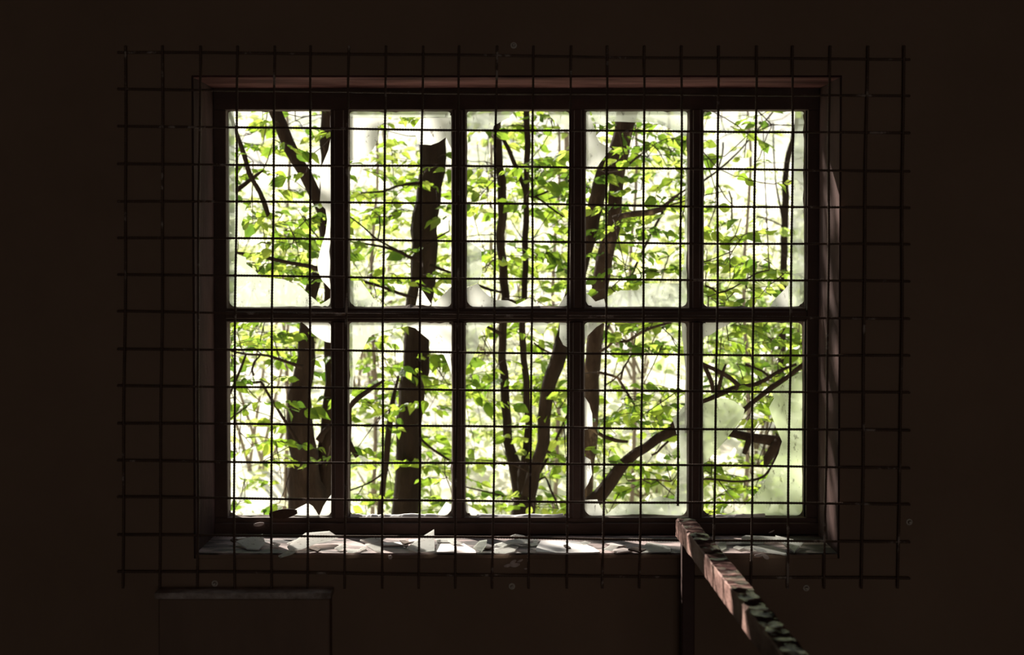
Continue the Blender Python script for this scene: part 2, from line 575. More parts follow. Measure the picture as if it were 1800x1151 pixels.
shard('haze', (819, 420), (846, 440), (848, 480), (840, 497), (819, 505))
shard('milk', (819, 506), (840, 498), (846, 508), (855, 516), (868, 527), (893, 528), (908, 535), (922, 528), (931, 523), (953, 541), (819, 541))
shard('milk', (980, 541), (990, 525), (1002, 512), (1002, 541))
shard('haze', (1036, 194), (1210, 194), (1210, 241), (1193, 235), (1180, 227), (1162, 219), (1142, 214), (1118, 215), (1098, 214), (1069, 213), (1062, 222), (1048, 216), (1040, 200))
shard('milk', (1028, 194), (1036, 194), (1040, 212), (1048, 232), (1047, 238), (1054, 250), (1065, 256), (1076, 261), (1062, 277), (1052, 290), (1048, 297), (1028, 299))
shard('milk', (1027, 512), (1037, 520), (1047, 530), (1062, 525), (1066, 541), (1027, 541))
shard('haze', (1068, 541), (1068, 521), (1091, 510), (1122, 510), (1130, 498), (1194, 498), (1203, 460), (1205, 330), (1210, 240), (1210, 541))
shard('haze', (1235, 194), (1248, 194), (1242, 199), (1235, 207))
shard('haze', (1398, 194), (1415, 194), (1415, 541), (1386, 541), (1388, 496), (1394, 470), (1393, 330), (1397, 240))
shard('milk', (1353, 541), (1362, 526), (1374, 514), (1387, 500), (1386, 541))
# lower row
shard('milk', (529, 565), (584, 565), (584, 603), (573, 601), (565, 597), (549, 586), (540, 574))
shard('milk', (424, 908), (433, 895), (441, 900), (456, 905), (474, 908))
shard('milk', (512, 899), (525, 892), (541, 884), (550, 890), (554, 896), (560, 906), (520, 908))
shard('milk', (561, 907), (568, 890), (576, 877), (584, 867), (584, 908))
shard('haze', (612, 565), (740, 565), (714, 574), (690, 578), (650, 590), (626, 640), (618, 690), (612, 700))
shard('milk', (740, 565), (796, 565), (796, 666), (789, 645), (780, 624), (767, 617), (754, 612), (757, 600), (741, 587), (730, 577), (716, 573))
shard('milk', (766, 908), (775, 895), (784, 882), (796, 888), (796, 908))
shard('haze', (817, 565), (876, 565), (858, 573), (846, 584), (840, 591), (843, 601), (836, 620), (824, 640), (817, 652))
shard('haze', (928, 565), (966, 565), (960, 576), (955, 586), (949, 587), (941, 578))
shard('haze', (984, 565), (1000, 565), (1000, 612), (990, 606), (983, 592))
shard('milk', (817, 883), (825, 889), (840, 899), (857, 909), (817, 909))
shard('haze', (1026, 565), (1063, 565), (1048, 575), (1033, 590), (1029, 604), (1026, 610))
shard('milk', (1026, 695), (1036, 710), (1041, 727), (1042, 752), (1026, 756))
shard('milk', (1026, 801), (1038, 808), (1041, 834), (1034, 850), (1026, 863))
shard('milk', (1026, 879), (1050, 878), (1055, 890), (1060, 899), (1058, 908), (1026, 908))
shard('milk', (1197, 565), (1209, 565), (1209, 740), (1204, 760), (1205, 650))
shard('haze', (1060, 908), (1075, 897), (1088, 886), (1120, 884), (1140, 880), (1160, 872), (1185, 878), (1191, 850), (1196, 800), (1190, 765), (1182, 735), (1190, 728), (1204, 712), (1204, 760), (1209, 740), (1209, 908))
shard('milk', (1234, 565), (1288, 565), (1275, 573), (1262, 580), (1250, 588), (1234, 594))
shard('grime', (1234, 710), (1257, 702), (1275, 700), (1291, 705), (1309, 719), (1307, 732), (1291, 753), (1273, 776), (1255, 797), (1234, 818))
shard('grime', (1412, 651), (1393, 662), (1376, 674), (1356, 688), (1361, 700), (1352, 716), (1359, 737), (1367, 758), (1375, 776), (1369, 797), (1356, 823), (1343, 849), (1325, 873), (1312, 886), (1294, 899), (1262, 908), (1412, 908))

# painted sill board of the window
SZ = OZ0 + .004                                                  # top of the sill
mb = MB()
vv, ff = [], []
n = 60
for i in range(n + 1):
    x = OX0 + (OX1 - OX0) * i / n
    d = random.uniform(0, .004)
    e = random.uniform(0, .0015)
    vv += [(x, YW - .001, SZ - .0095), (x, YW - .001 + d, SZ - .002 - e), (x, YW + .002 + d, SZ), (x, YF + .004, SZ), (x, YF + .004, SZ - .0095)]
for i in range(n):
    for k in range(5):
        k2 = (k + 1) % 5
        ff.append((i * 5 + k, i * 5 + k2, i * 5 + 5 + k2, i * 5 + 5 + k))
ff += [(4, 3, 2, 1, 0), tuple(n * 5 + k for k in range(5))]
mb.add(vv, ff)
sill = mb.build('window_sill', [M['sill'], M['wall']], win)
sill.data.polygons.foreach_set('material_index', [1 if q % 5 == 0 and q < 300 else 0 for q in range(len(sill.data.polygons))])
bm = bmesh.new(); bm.from_mesh(sill.data); bmesh.ops.recalc_face_normals(bm, faces=bm.faces[:]); bm.to_mesh(sill.data); bm.free()
sill['label'] = 'pale sill board with flaking paint'

# ------------------------------------------------------------------ welded wire mesh over the opening
grille = empty('wire_grille', at(903, 550, 3.296), 'rusty welded wire mesh fixed to the wall over the whole window', 'grille')


def wire_pt(x, y, Y):
    return at(x, y, Y)


def rod(name, a, b, Y):
    n = int(math.hypot(b[0] - a[0], b[1] - a[1]) / 2.4)
    ph1, ph2 = random.uniform(0, 6), random.uniform(0, 6)
    pts, rad = [], []
    for i in range(n + 1):
        t = i / n
        s = .9 * math.sin(t * 7 + ph1) + .5 * math.sin(t * 17 + ph2)
        u, v = a[0] + (b[0] - a[0]) * t, a[1] + (b[1] - a[1]) * t
        if abs(b[0] - a[0]) > abs(b[1] - a[1]): v += s
        else: u += s
        p = wire_pt(u, v, Y)
        p.y += .0012 * math.sin(t * 9 + ph2)
        pts.append(p)
        rad.append(.0029 if i % 2 else .0021)
    mb = MB()
    mb.tube(pts, rad, 6)
    return mb.build(name, M['iron'], grille, True)


for j in range(-7, 8):
    y = 550 + 65.2 * j
    rod('horizontal_rod', (206, y - .009 * 194), (1600, y + .009 * 1200), 3.2985)
for i in range(-3, 19):
    x = 414 + 65.05 * i
    v1 = 889 if i == 12 else 1034
    tl = -.005 - .0003 * (i + 3)
    rod('vertical_rod', (x + tl * (80 - 550), 80), (x + tl * (v1 - 550), v1), 3.2935)
for (u, v) in [(903, 80), (378, 1025), (900, 1030), (1417, 1033), (1598, 917)]:
    c = at(u, v, YW)
    mb = MB()
    mb.tube([c, c + Vector((0, -.003, 0))], [.0062, .0062], 16)
    b = mb.build('washer', M['bolt'], grille)
    mb = MB()
    mb.tube([c + Vector((0, -.003, 0)), c + Vector((0, -.008, 0)), c + Vector((0, -.012, 0))], [.0038, .0038, .0025], 6)
    mb.build('bolt_head', M['bolt'], b, False, (0, 0, 0)).location = -base_of(grille)
    b['label'] = 'pale round washer'

# ------------------------------------------------------------------ wooden rail standing out from the wall
YR = 3.24
A = at(1188, 909, YR); B = at(1220, 909, YR)
zt = A.z
An = atz(1315, 1073, zt)
axis = (An - A); axis.z = 0
width = (B.x - A.x)
hgt = (at(1188, 909, YR) - at(1188, 942, YR)).z
LEN = 1.75
axis = axis.normalized()
side = Vector((-axis.y, axis.x, 0)); side = side if side.x > 0 else -side
rail = empty('wooden_rail', (A.x, A.y, 0), 'square wooden rail with flaking pinkish paint running from the window wall towards the viewer', 'railing')
n = 90
vv, ff, fm = [], [], []
for i in range(n + 1):
    p = A + axis * (LEN * i / n)
    j = lambda s=.0009: random.uniform(-s, s)
    ch = .0012 + random.uniform(0, .0014) + (.004 if random.random() < .07 else 0)
    ring = [p + side * j() + Vector((0, 0, -hgt)), p + side * j() + Vector((0, 0, -ch)), p + side * ch + Vector((0, 0, j(.0005))),
            p + side * (width * .36) + Vector((0, 0, j(.0016))), p + side * (width * .68) + Vector((0, 0, j(.0016))),
            p + side * (width - ch) + Vector((0, 0, j(.0005))), p + side * (width + j()) + Vector((0, 0, -ch)), p + side * (width + j()) + Vector((0, 0, -hgt))]
    vv += ring
for i in range(n):
    for k in range(8):
        k2 = (k + 1) % 8
        ff.append((i * 8 + k, i * 8 + k2, i * 8 + 8 + k2, i * 8 + 8 + k))
        fm.append(1 if k in (2, 3, 4) else 0)
ff += [tuple(range(8)), tuple(n * 8 + k for k in range(7, -1, -1))]
fm += [0, 0]
rb = mesh_obj('rail', vv, ff, [M['beam'], M['peeled']], rail)
rb.data.polygons.foreach_set('material_index', fm)
bm = bmesh.new(); bm.from_mesh(rb.data); bmesh.ops.recalc_face_normals(bm, faces=bm.faces[:]); bm.to_mesh(rb.data); bm.free()
for q in (.02, LEN - .12):
    p = A + axis * q
    mb = MB()
    mb.box(p.x + .008, p.x + .032, p.y - .017, p.y + .017, 0, zt - hgt)
    po = mb.build('post', M['post'], rail)
    bevel(po, .002, 1)

# ------------------------------------------------------------------ shallow box under the left end of the window
a = at(288, 1031, YW); b = at(584, 1031, YW)
D = .055
cab = empty('wall_box', ((a.x + b.x) / 2, YW, 0), 'shallow dark wooden box against the wall below the left end of the window', 'box')
mb = MB(); mb.box(a.x, b.x, YW - D, YW, 0.0, a.z - .012); o = mb.build('body', M['box'], cab); bevel(o, .003, 1)
mb = MB(); mb.box(a.x - .006, b.x + .004, YW - D - .006, YW, a.z - .012, a.z); o = mb.build('top_board', M['boxtop'], cab); bevel(o, .002, 2)
o['label'] = 'scuffed paler top board'

# ------------------------------------------------------------------ broken glass and flakes lying on the sill
def loose(name, pts, mat, label, cat, group=None, lift=.001, thick=.0028, tilt=(0, 0), curl=0):
    """a loose flat piece lying on the sill (pixel outline taken down to the sill's top)"""
    P = [atz(u, v, SZ + lift) for u, v in pts]
    c = sum(P, Vector()) / len(P)
    Q = []
    for p in P:
        d = p - c
        z = d.x * tilt[0] + d.y * tilt[1]
        Q.append(Vector((p.x, p.y, p.z + z + curl * d.length_squared)))
    dz = min(q.z for q in Q) - (SZ + lift)
    Q = [q - Vector((0, 0, dz)) for q in Q]
    mb = MB()
    mb.slab(Q, Vector((0, 0, thick)))
    base = Vector((c.x, c.y, SZ))
    o = mb.build(name, mat, None, False, base)
    tri_ngons(o)
    return tag(o, label, cat, group)


GS = 'glass shards on the sill'
def gs(pts, label, mat='milk', **k): return loose('glass_shard', pts, M[mat], label, 'glass', GS, **k)
def pf(pts, label, mat='litter', **k): return loose('paint_flake', pts, M[mat], label, 'paint flake', 'paint flakes on the sill', **k)

gs([(415, 958), (433, 955), (462, 950), (466, 960), (455, 967), (434, 966)], 'broken glass shard on the far left end of the sill', tilt=(0, .10))
pf([(415, 947), (430, 946), (434, 948), (417, 949)], 'small white chip behind the leftmost shard on the sill')
gs([(505, 965), (537, 951), (579, 949), (594, 955), (580, 958), (556, 961), (530, 967), (509, 969)], 'long pale glass shard on the sill below the first mullion', lift=.004, tilt=(0, .12))
gs([(489, 979), (504, 971), (523, 969), (512, 975), (493, 981)], 'narrow glass splinter poking over the front edge of the sill', lift=.001)
gs([(610, 967), (630, 968), (640, 962), (643, 965), (620, 972), (610, 971)], 'narrow bent glass splinter between two pale shards near the first mullion', lift=.002)
gs([(633, 953), (661, 950), (671, 954), (652, 957)], 'thin glass sliver at the back of the sill under the second pane', lift=.002, tilt=(0, .1))
gs([(642, 958), (670, 956), (669, 971), (660, 969)], 'triangular glass shard lying flat under the second pane', lift=.0015)
gs([(715, 966), (736, 957), (763, 947), (764, 970), (735, 971)], 'large triangular pale shard on the sill left of the second mullion', lift=.003, tilt=(.05, .1))
gs([(766, 949), (800, 948), (800, 953), (768, 953)], 'small oblong glass piece on the sill behind the large triangular shard', lift=.003)
pf([(768, 958), (800, 958), (800, 972), (766, 972)], 'flat white square beside the large triangular shard')  # flat white piece lying on the sill
pf([(672, 955), (712, 955), (718, 959), (674, 960)], 'long strip of peeled white paint under the second pane')
pf([(718, 951), (745, 948), (750, 951), (722, 954)], 'narrow paint strip lying behind the large triangular shard')
pf([(803, 960), (815, 957), (835, 969), (837, 974), (803, 974)], 'pink piece standing for sunlit bare sill right of the second mullion', 'flake')  # patch of sunlight on the bare sill, made as a pink piece
gs([(832, 967), (843, 961), (856, 960), (854, 965), (846, 971)], 'small blue-grey glass shard in the middle of the sill', 'haze', lift=.003, tilt=(0, .15))
gs([(869, 960), (897, 954), (929, 949), (930, 955), (897, 958), (882, 961)], 'long glass shard tilted on others left of the sill centre', lift=.006, tilt=(-.06, .1))
gs([(869, 966), (894, 960), (911, 963), (904, 969), (887, 973), (869, 972)], 'broad glass shard at the sill edge left of the centre', lift=.0015)
gs([(936, 950), (944, 949), (947, 953), (939, 955)], 'small glass chip at the corner of the large white sheet')
pf([(942, 966), (951, 952), (995, 952), (1022, 955), (1043, 964), (1055, 972), (1040, 973), (991, 974), (943, 972)], 'largest white sheet of flaked paint in the middle of the sill', lift=.002)
pf([(1064, 957), (1085, 955), (1100, 961), (1082, 962)], 'upper one of two pink flakes right of the large white sheet', 'flake')
pf([(1072, 968), (1096, 965), (1112, 970), (1085, 973)], 'lower one of two pink flakes right of the large white sheet', 'flake')
gs([(1126, 966), (1139, 955), (1178, 962), (1179, 970), (1129, 971)], 'pale glass shard on the sill just left of the wooden rail', lift=.002)
gs([(1303, 946), (1310, 943), (1318, 943), (1370, 946), (1368, 949), (1304, 949)], 'long glass sliver against the frame right of the rail', lift=.008)
gs([(1278, 951), (1346, 952), (1340, 957), (1279, 954)], 'thin bright glass strip right of the rail', lift=.005)
gs([(1304, 963), (1343, 960), (1379, 968), (1383, 977), (1370, 974), (1320, 968)], 'long pale shard at the sill edge right of the rail', lift=.003)
gs([(1363, 952), (1412, 960), (1396, 972), (1384, 965)], 'lavender tinted triangular shard near the right end of the sill', lift=.003, tilt=(0, .08))
gs([(1266, 952), (1276, 950), (1277, 964), (1268, 968), (1262, 960)], 'small dull shard touching the right side of the rail', 'haze', lift=.002)
ORD = ['first', 'second', 'third', 'fourth', 'fifth', 'sixth', 'seventh', 'eighth', 'ninth', 'tenth', 'eleventh', 'twelfth', 'thirteenth', 'fourteenth', 'fifteenth', 'sixteenth']
us = sorted([425 + 47 * q + random.uniform(-15, 15) for q in range(16)] + [1300 + 32 * q + random.uniform(-10, 10) for q in range(4)])
ns = nc = 0
for k, u in enumerate(us):
    v = random.uniform(948, 971)
    w_, h_, an = random.uniform(6, 17), random.uniform(1.2, 3.2), random.uniform(-.5, .5)
    pts = []
    for (dx, dy) in [(-w_, random.uniform(-h_, 0)), (random.uniform(-w_, w_) * .5, -h_), (w_, random.uniform(-h_, h_) * .5), (random.uniform(-w_, w_) * .5, h_)]:
        pts.append((u + dx * math.cos(an), v + dy + dx * math.sin(an) * .25))
    if k % 3:
        loose('glass_splinter', pts, M['milk'], ORD[ns] + ' from the left of the small glass splinters on the sill', 'glass', 'small splinters on the sill', lift=.001 + .006 * random.random(), tilt=(random.uniform(-.1, .1), random.uniform(0, .25)), thick=.002)
        ns += 1
    else:
        loose('debris_chip', pts, M['dead_leaf'], ORD[nc] + ' from the left of the small dark debris chips on the sill', 'chip', 'small dark chips on the sill', lift=.001 + .004 * random.random(), tilt=(random.uniform(-.1, .1), random.uniform(0, .2)), thick=.003)
        nc += 1


def curled(name, u, v, Y, sx, sz, mat, label, cat, bend=1.0, rot=0.0, n=6):
    """a small curled flake: a bent strip with thickness"""
    c = at(u, v, Y)
    vv, ff = [], []
    for i in range(n + 1):
        t = i / n - .5
        prof = 1 - (2 * t) ** 2 * .6
        for k in (-1, 1):
            x, z = t * sx, k * sz * .5 * prof
            y = -bend * (sx * .5) * (1 - (2 * t) ** 2) - .002
            x2, z2 = x * math.cos(rot) - z * math.sin(rot), x * math.sin(rot) + z * math.cos(rot)
            vv += [c + Vector((x2, y, z2)), c + Vector((x2, y + .0012, z2))]
    for i in range(n):
        a = i * 4
        ff += [(a, a + 4, a + 6, a + 2), (a + 1, a + 3, a + 7, a + 5), (a, a + 1, a + 5, a + 4), (a + 2, a + 6, a + 7, a + 3)]
    ff += [(0, 2, 3, 1), (n * 4, n * 4 + 1, n * 4 + 3, n * 4 + 2)]
    o = mesh_obj(name, vv, ff, mat, None, False, c)
    return tag(o, label, cat)


FG = 'flakes peeling off the wall under the sill'
for (u, v, sx, sz, r, lab) in [(893, 993, .016, .006, .3, 'curled flake on the wall under the sill centre, leftmost of its cluster'),
                               (902, 987, .013, .006, .5, 'curled flake on the wall under the sill centre, topmost of its cluster'),
                               (914, 985, .012, .004, .4, 'curled flake on the wall under the sill centre, rightmost of its cluster'),
                               (905, 992, .020, .008, .1, 'largest curled flake on the wall under the sill centre'),
                               (924, 999, .006, .003, 0, 'tiny flake on the wall below the cluster under the sill centre'),
                               (686, 979, .008, .008, .8, 'lone white flake on the wall just under the sill below the second pane'),
                               (1334, 975, .018, .006, .2, 'curled grey flake under the right part of the sill'),
                               (1346, 978, .014, .008, -.6, 'pointed grey flake under the right part of the sill')]:
    o = curled('wall_flake', u, v, YW - .001, sx, sz, M['flake'], lab, 'flake', .5, r)
    o['group'] = FG
# dead leaf and flakes lying on the frame's bottom rail
o = curled('dead_leaf', 498, 902, YF - .012, .058, .020, M['dead_leaf'], 'dark curled dead leaf on the bottom rail of the first lower pane', 'leaf', .25, .12, 8)
o = curled('paint_flake', 455, 921, YF - .013, .022, .008, M['flake'], 'pink paint flake stuck on the bottom rail below the first pane', 'paint flake', .3, .15)
o = curled('paint_flake', 1356, 934, YF - .013, .013, .003, M['litter'], 'thin white splinter leaning on the bottom rail right of the rail', 'paint flake', .2, .45)
for k, (u0, u1, lab) in enumerate([(616, 672, 'pale crumbled putty strip along the bottom of the second lower pane'), (838, 990, 'long pale putty strip along the bottom of the third lower pane'), (1256, 1345, 'pinkish putty strip along the bottom of the fifth lower pane'), (676, 768, 'white flaked putty strip right of the crumbled one, second lower pane')]):
    vv, ff = [], []
    n = 16
    for i in range(n + 1):
        u = u0 + (u1 - u0) * i / n
        h = 4.5 + 1.6 * math.sin(i * .6 + k) * math.sin(i * .27) + random.uniform(-.5, .5)
        p, q = at(u, 909, YG - .018), at(u, 909 - h, YG - .012)
        vv += [p, q, q + Vector((0, .008, 0)), p + Vector((0, .008, 0))]
    for i in range(n):
        for c in range(4):
            c2 = (c + 1) % 4
            ff.append((i * 4 + c, i * 4 + c2, i * 4 + 4 + c2, i * 4 + 4 + c))
    ff += [(3, 2, 1, 0), tuple(n * 4 + c for c in range(4))]
    o = mesh_obj('bedding_strip', vv, ff, M['litter'] if k != 2 else M['flake'], win)
    o['label'] = lab
    bm = bmesh.new(); bm.from_mesh(o.data); bmesh.ops.recalc_face_normals(bm, faces=bm.faces[:]); bm.to_mesh(o.data); bm.free()


# ------------------------------------------------------------------ outside: hillside
def ground_z(x, y):
    h = -0.15 + 0.0 * y
    if y > 9: h += (y - 9) * .20 + .0035 * (y - 9) ** 2
    h += .10 * math.sin(x * .9 + y * .6) + .07 * math.sin(x * 2.1 - y * 1.3) + .05 * math.sin(x * 4.3 + y * 3.1)
    return h


xs = np.linspace(-26, 26, 90); ys = np.concatenate([np.linspace(YO + .02, 25, 90), np.linspace(26, 60, 40)])
vv = [(x, y, ground_z(x, y)) for y in ys for x in xs]
nx = len(xs)
ff = [(j * nx + i, j * nx + i + 1, (j + 1) * nx + i + 1, (j + 1) * nx + i) for j in range(len(ys) - 1) for i in range(nx - 1)]
o = mesh_obj('ground', vv, ff, M['ground'], None, True)
tag(o, 'sunlit woodland slope rising behind the trees', None, None, 'structure')

# ------------------------------------------------------------------ leaves
LEAF_V = []
prof = [(0.0, .02), (.14, .20), (.32, .31), (.52, .29), (.74, .17), (.90, .055), (1.0, 0)]


def leaf_shape(fold, bendz, wav):
    v, f = [], []
    for (t, w_) in prof:
        z = bendz * t * t
        v.append((t, 0, z))
        if w_ > 0:
            v.append((t - .02, w_, z + fold * w_ + wav * math.sin(t * 13)))
            v.append((t - .02, -w_, z + fold * w_ + wav * math.sin(t * 13 + 1)))
    k = len(prof)
    for i in range(k - 2):
        a, b = i * 3, i * 3 + 3
        f += [(a, b, b + 1, a + 1), (a, a + 2, b + 2, b)]
    a, b = (k - 2) * 3, (k - 1) * 3
    f += [(a, b, a + 1), (a, a + 2, b)]
    return np.array(v), f


SHAPES = [leaf_shape(.25, -.15, .015), leaf_shape(.45, -.30, .02), leaf_shape(.10, .10, .02), leaf_shape(.6, -.22, .01)]
LEAF_ME = []
for sv, sf in SHAPES:
    me = bpy.data.meshes.new('leaf')
    me.from_pydata([tuple(p) for p in sv], [], sf)
    me.materials.append(M['leaf'])
    LEAF_ME.append(me)


def leaf_basis(dirs, nrm):
    d = dirs / np.linalg.norm(dirs, axis=1)[:, None]
    n_ = nrm - d * np.sum(nrm * d, axis=1)[:, None]
    n_ /= np.linalg.norm(n_, axis=1)[:, None]
    s = np.cross(n_, d)
    return d, s, n_


def leaf_mass(name, pos, dirs, nrm, size, mat, parent=None, base=None, label=None, cat=None, shapes=SHAPES, group=None):
    """many leaves in one mesh (kind stuff)"""
    b = np.array(base_of(parent)) if parent is not None else np.array(base if base is not None else (0, 0, 0))
    d, s, n_ = leaf_basis(dirs, nrm)
    V, Fc, off = [], [], 0
    which = rng.integers(0, len(shapes), len(pos))
    for k, (sv, sf) in enumerate(shapes):
        idx = np.where(which == k)[0]
        if not len(idx): continue
        loc = sv[None, :, :] * size[idx][:, None, None]
        wv = pos[idx][:, None, :] + loc[..., 0:1] * d[idx][:, None, :] + loc[..., 1:2] * s[idx][:, None, :] + loc[..., 2:3] * n_[idx][:, None, :]
        nv = len(sv)
        V.append(wv.reshape(-1, 3) - b)
        for j in range(len(idx)):
            o_ = off + j * nv
            Fc += [tuple(i + o_ for i in q) for q in sf]
        off += nv * len(idx)
    me = bpy.data.meshes.new(name)
    me.from_pydata(np.vstack(V).tolist(), [], Fc)
    me.materials.append(mat)
    o = bpy.data.objects.new(name, me)
    COL.objects.link(o)
    if parent is not None: o.parent = parent
    else: o.location = b
    return tag(o, label, cat, group, 'stuff')


OPEN = [(a, b, rU[0], rU[1]) for a, b in cols] + [(a, b, rL[0], rL[1]) for a, b in colsL]


def in_open(u, v):
    return any(a - 4 < u < b + 4 and c - 4 < v < d + 4 for a, b, c, d in OPEN)


# share of each mesh cell that near leaves cover in the photograph
XC = [400, 414, 479, 545, 583, 613, 676, 740, 794, 820, 871, 936, 1001, 1028, 1065, 1129, 1195, 1209, 1236, 1258, 1324, 1389, 1414]
CI = [0, 1, 2, 3, None, 4, 5, 6, None, 7, 8, 9, None, 10, 11, 12, 13, None, 14, 15, 16, 17]
YR_ = [195, 233, 297, 362, 428, 493, 540, 566, 622, 687, 752, 817, 882, 907]
RI = [0, 1, 2, 3, 4, 5, None, 6, 7, 8, 9, 10, 11]
DEN = [
    [.1, .4, .15, .3, .1, .4, 0, .15, .6, .5, .4, .3, .3, 0, 0, .15, .15, 0],
    [.3, .35, .25, .3, .2, .4, .1, .3, .5, .4, .4, .6, .7, .5, .3, .2, .05, 0],
    [.3, .35, .25, .15, .5, .5, .3, .7, .6, .7, .3, .3, .5, .3, 0, .05, .05, 0],
    [.1, .6, .8, .7, .5, .3, .2, .3, .3, .5, .8, .8, .5, .4, .5, .35, .15, 0],
    [.1, .6, .7, .6, .4, .4, .4, .5, .6, .5, .6, .6, .5, .2, .7, .5, .3, .1],
    [.1, .2, .4, .3, .3, .3, .15, .15, .4, .5, .2, .4, .2, 0, .5, .5, .4, 0],
    [.3, .7, .7, .4, .4, .3, .1, .2, .4, .4, 0, .7, .7, .2, .3, .5, .7, .7],
    [.3, .3, .35, .3, .4, .5, .7, .6, .4, .5, .1, .1, .15, 0, .4, .4, .5, .5],
    [.2, .25, .4, .3, .25, .4, .3, .4, .3, .6, .4, .6, .6, .1, 0, .2, .3, 0],
    [.1, .25, .3, .3, .05, .5, .4, .5, .5, .4, .4, .3, .3, .1, .1, .25, .3, 0],
    [.1, .2, .1, .1, .3, .3, .4, .2, .2, .4, .3, .5, .5, .2, .5, .6, .3, 0],
    [.1, .2, .15, 0, .05, .1, .3, .4, .4, .4, .2, .2, .1, 0, .5, .3, .1, 0]]
CELLS = []
for r in range(len(YR_) - 1):
    for c in range(len(XC) - 1):
        rr = RI[r] if RI[r] is not None else 5
        cc = CI[c]
        if cc is None:
            cc = CI[c - 1]
        CELLS.append((XC[c], XC[c + 1], YR_[r], YR_[r + 1], DEN[rr][cc]))
# beyond the sides of the opening, seen only from a step aside
for r in range(len(YR_) - 1):
    CELLS.append((170, 320, YR_[r], YR_[r + 1], .22)); CELLS.append((1500, 1640, YR_[r], YR_[r + 1], .2))
    CELLS.append((320, 400, YR_[r], YR_[r + 1], .35)); CELLS.append((1414, 1500, YR_[r], YR_[r + 1], .3))
for c in range(320, 1500, 80):
    CELLS.append((c, c + 80, 110, 195, .3)); CELLS.append((c, c + 80, 907, 990, .25))


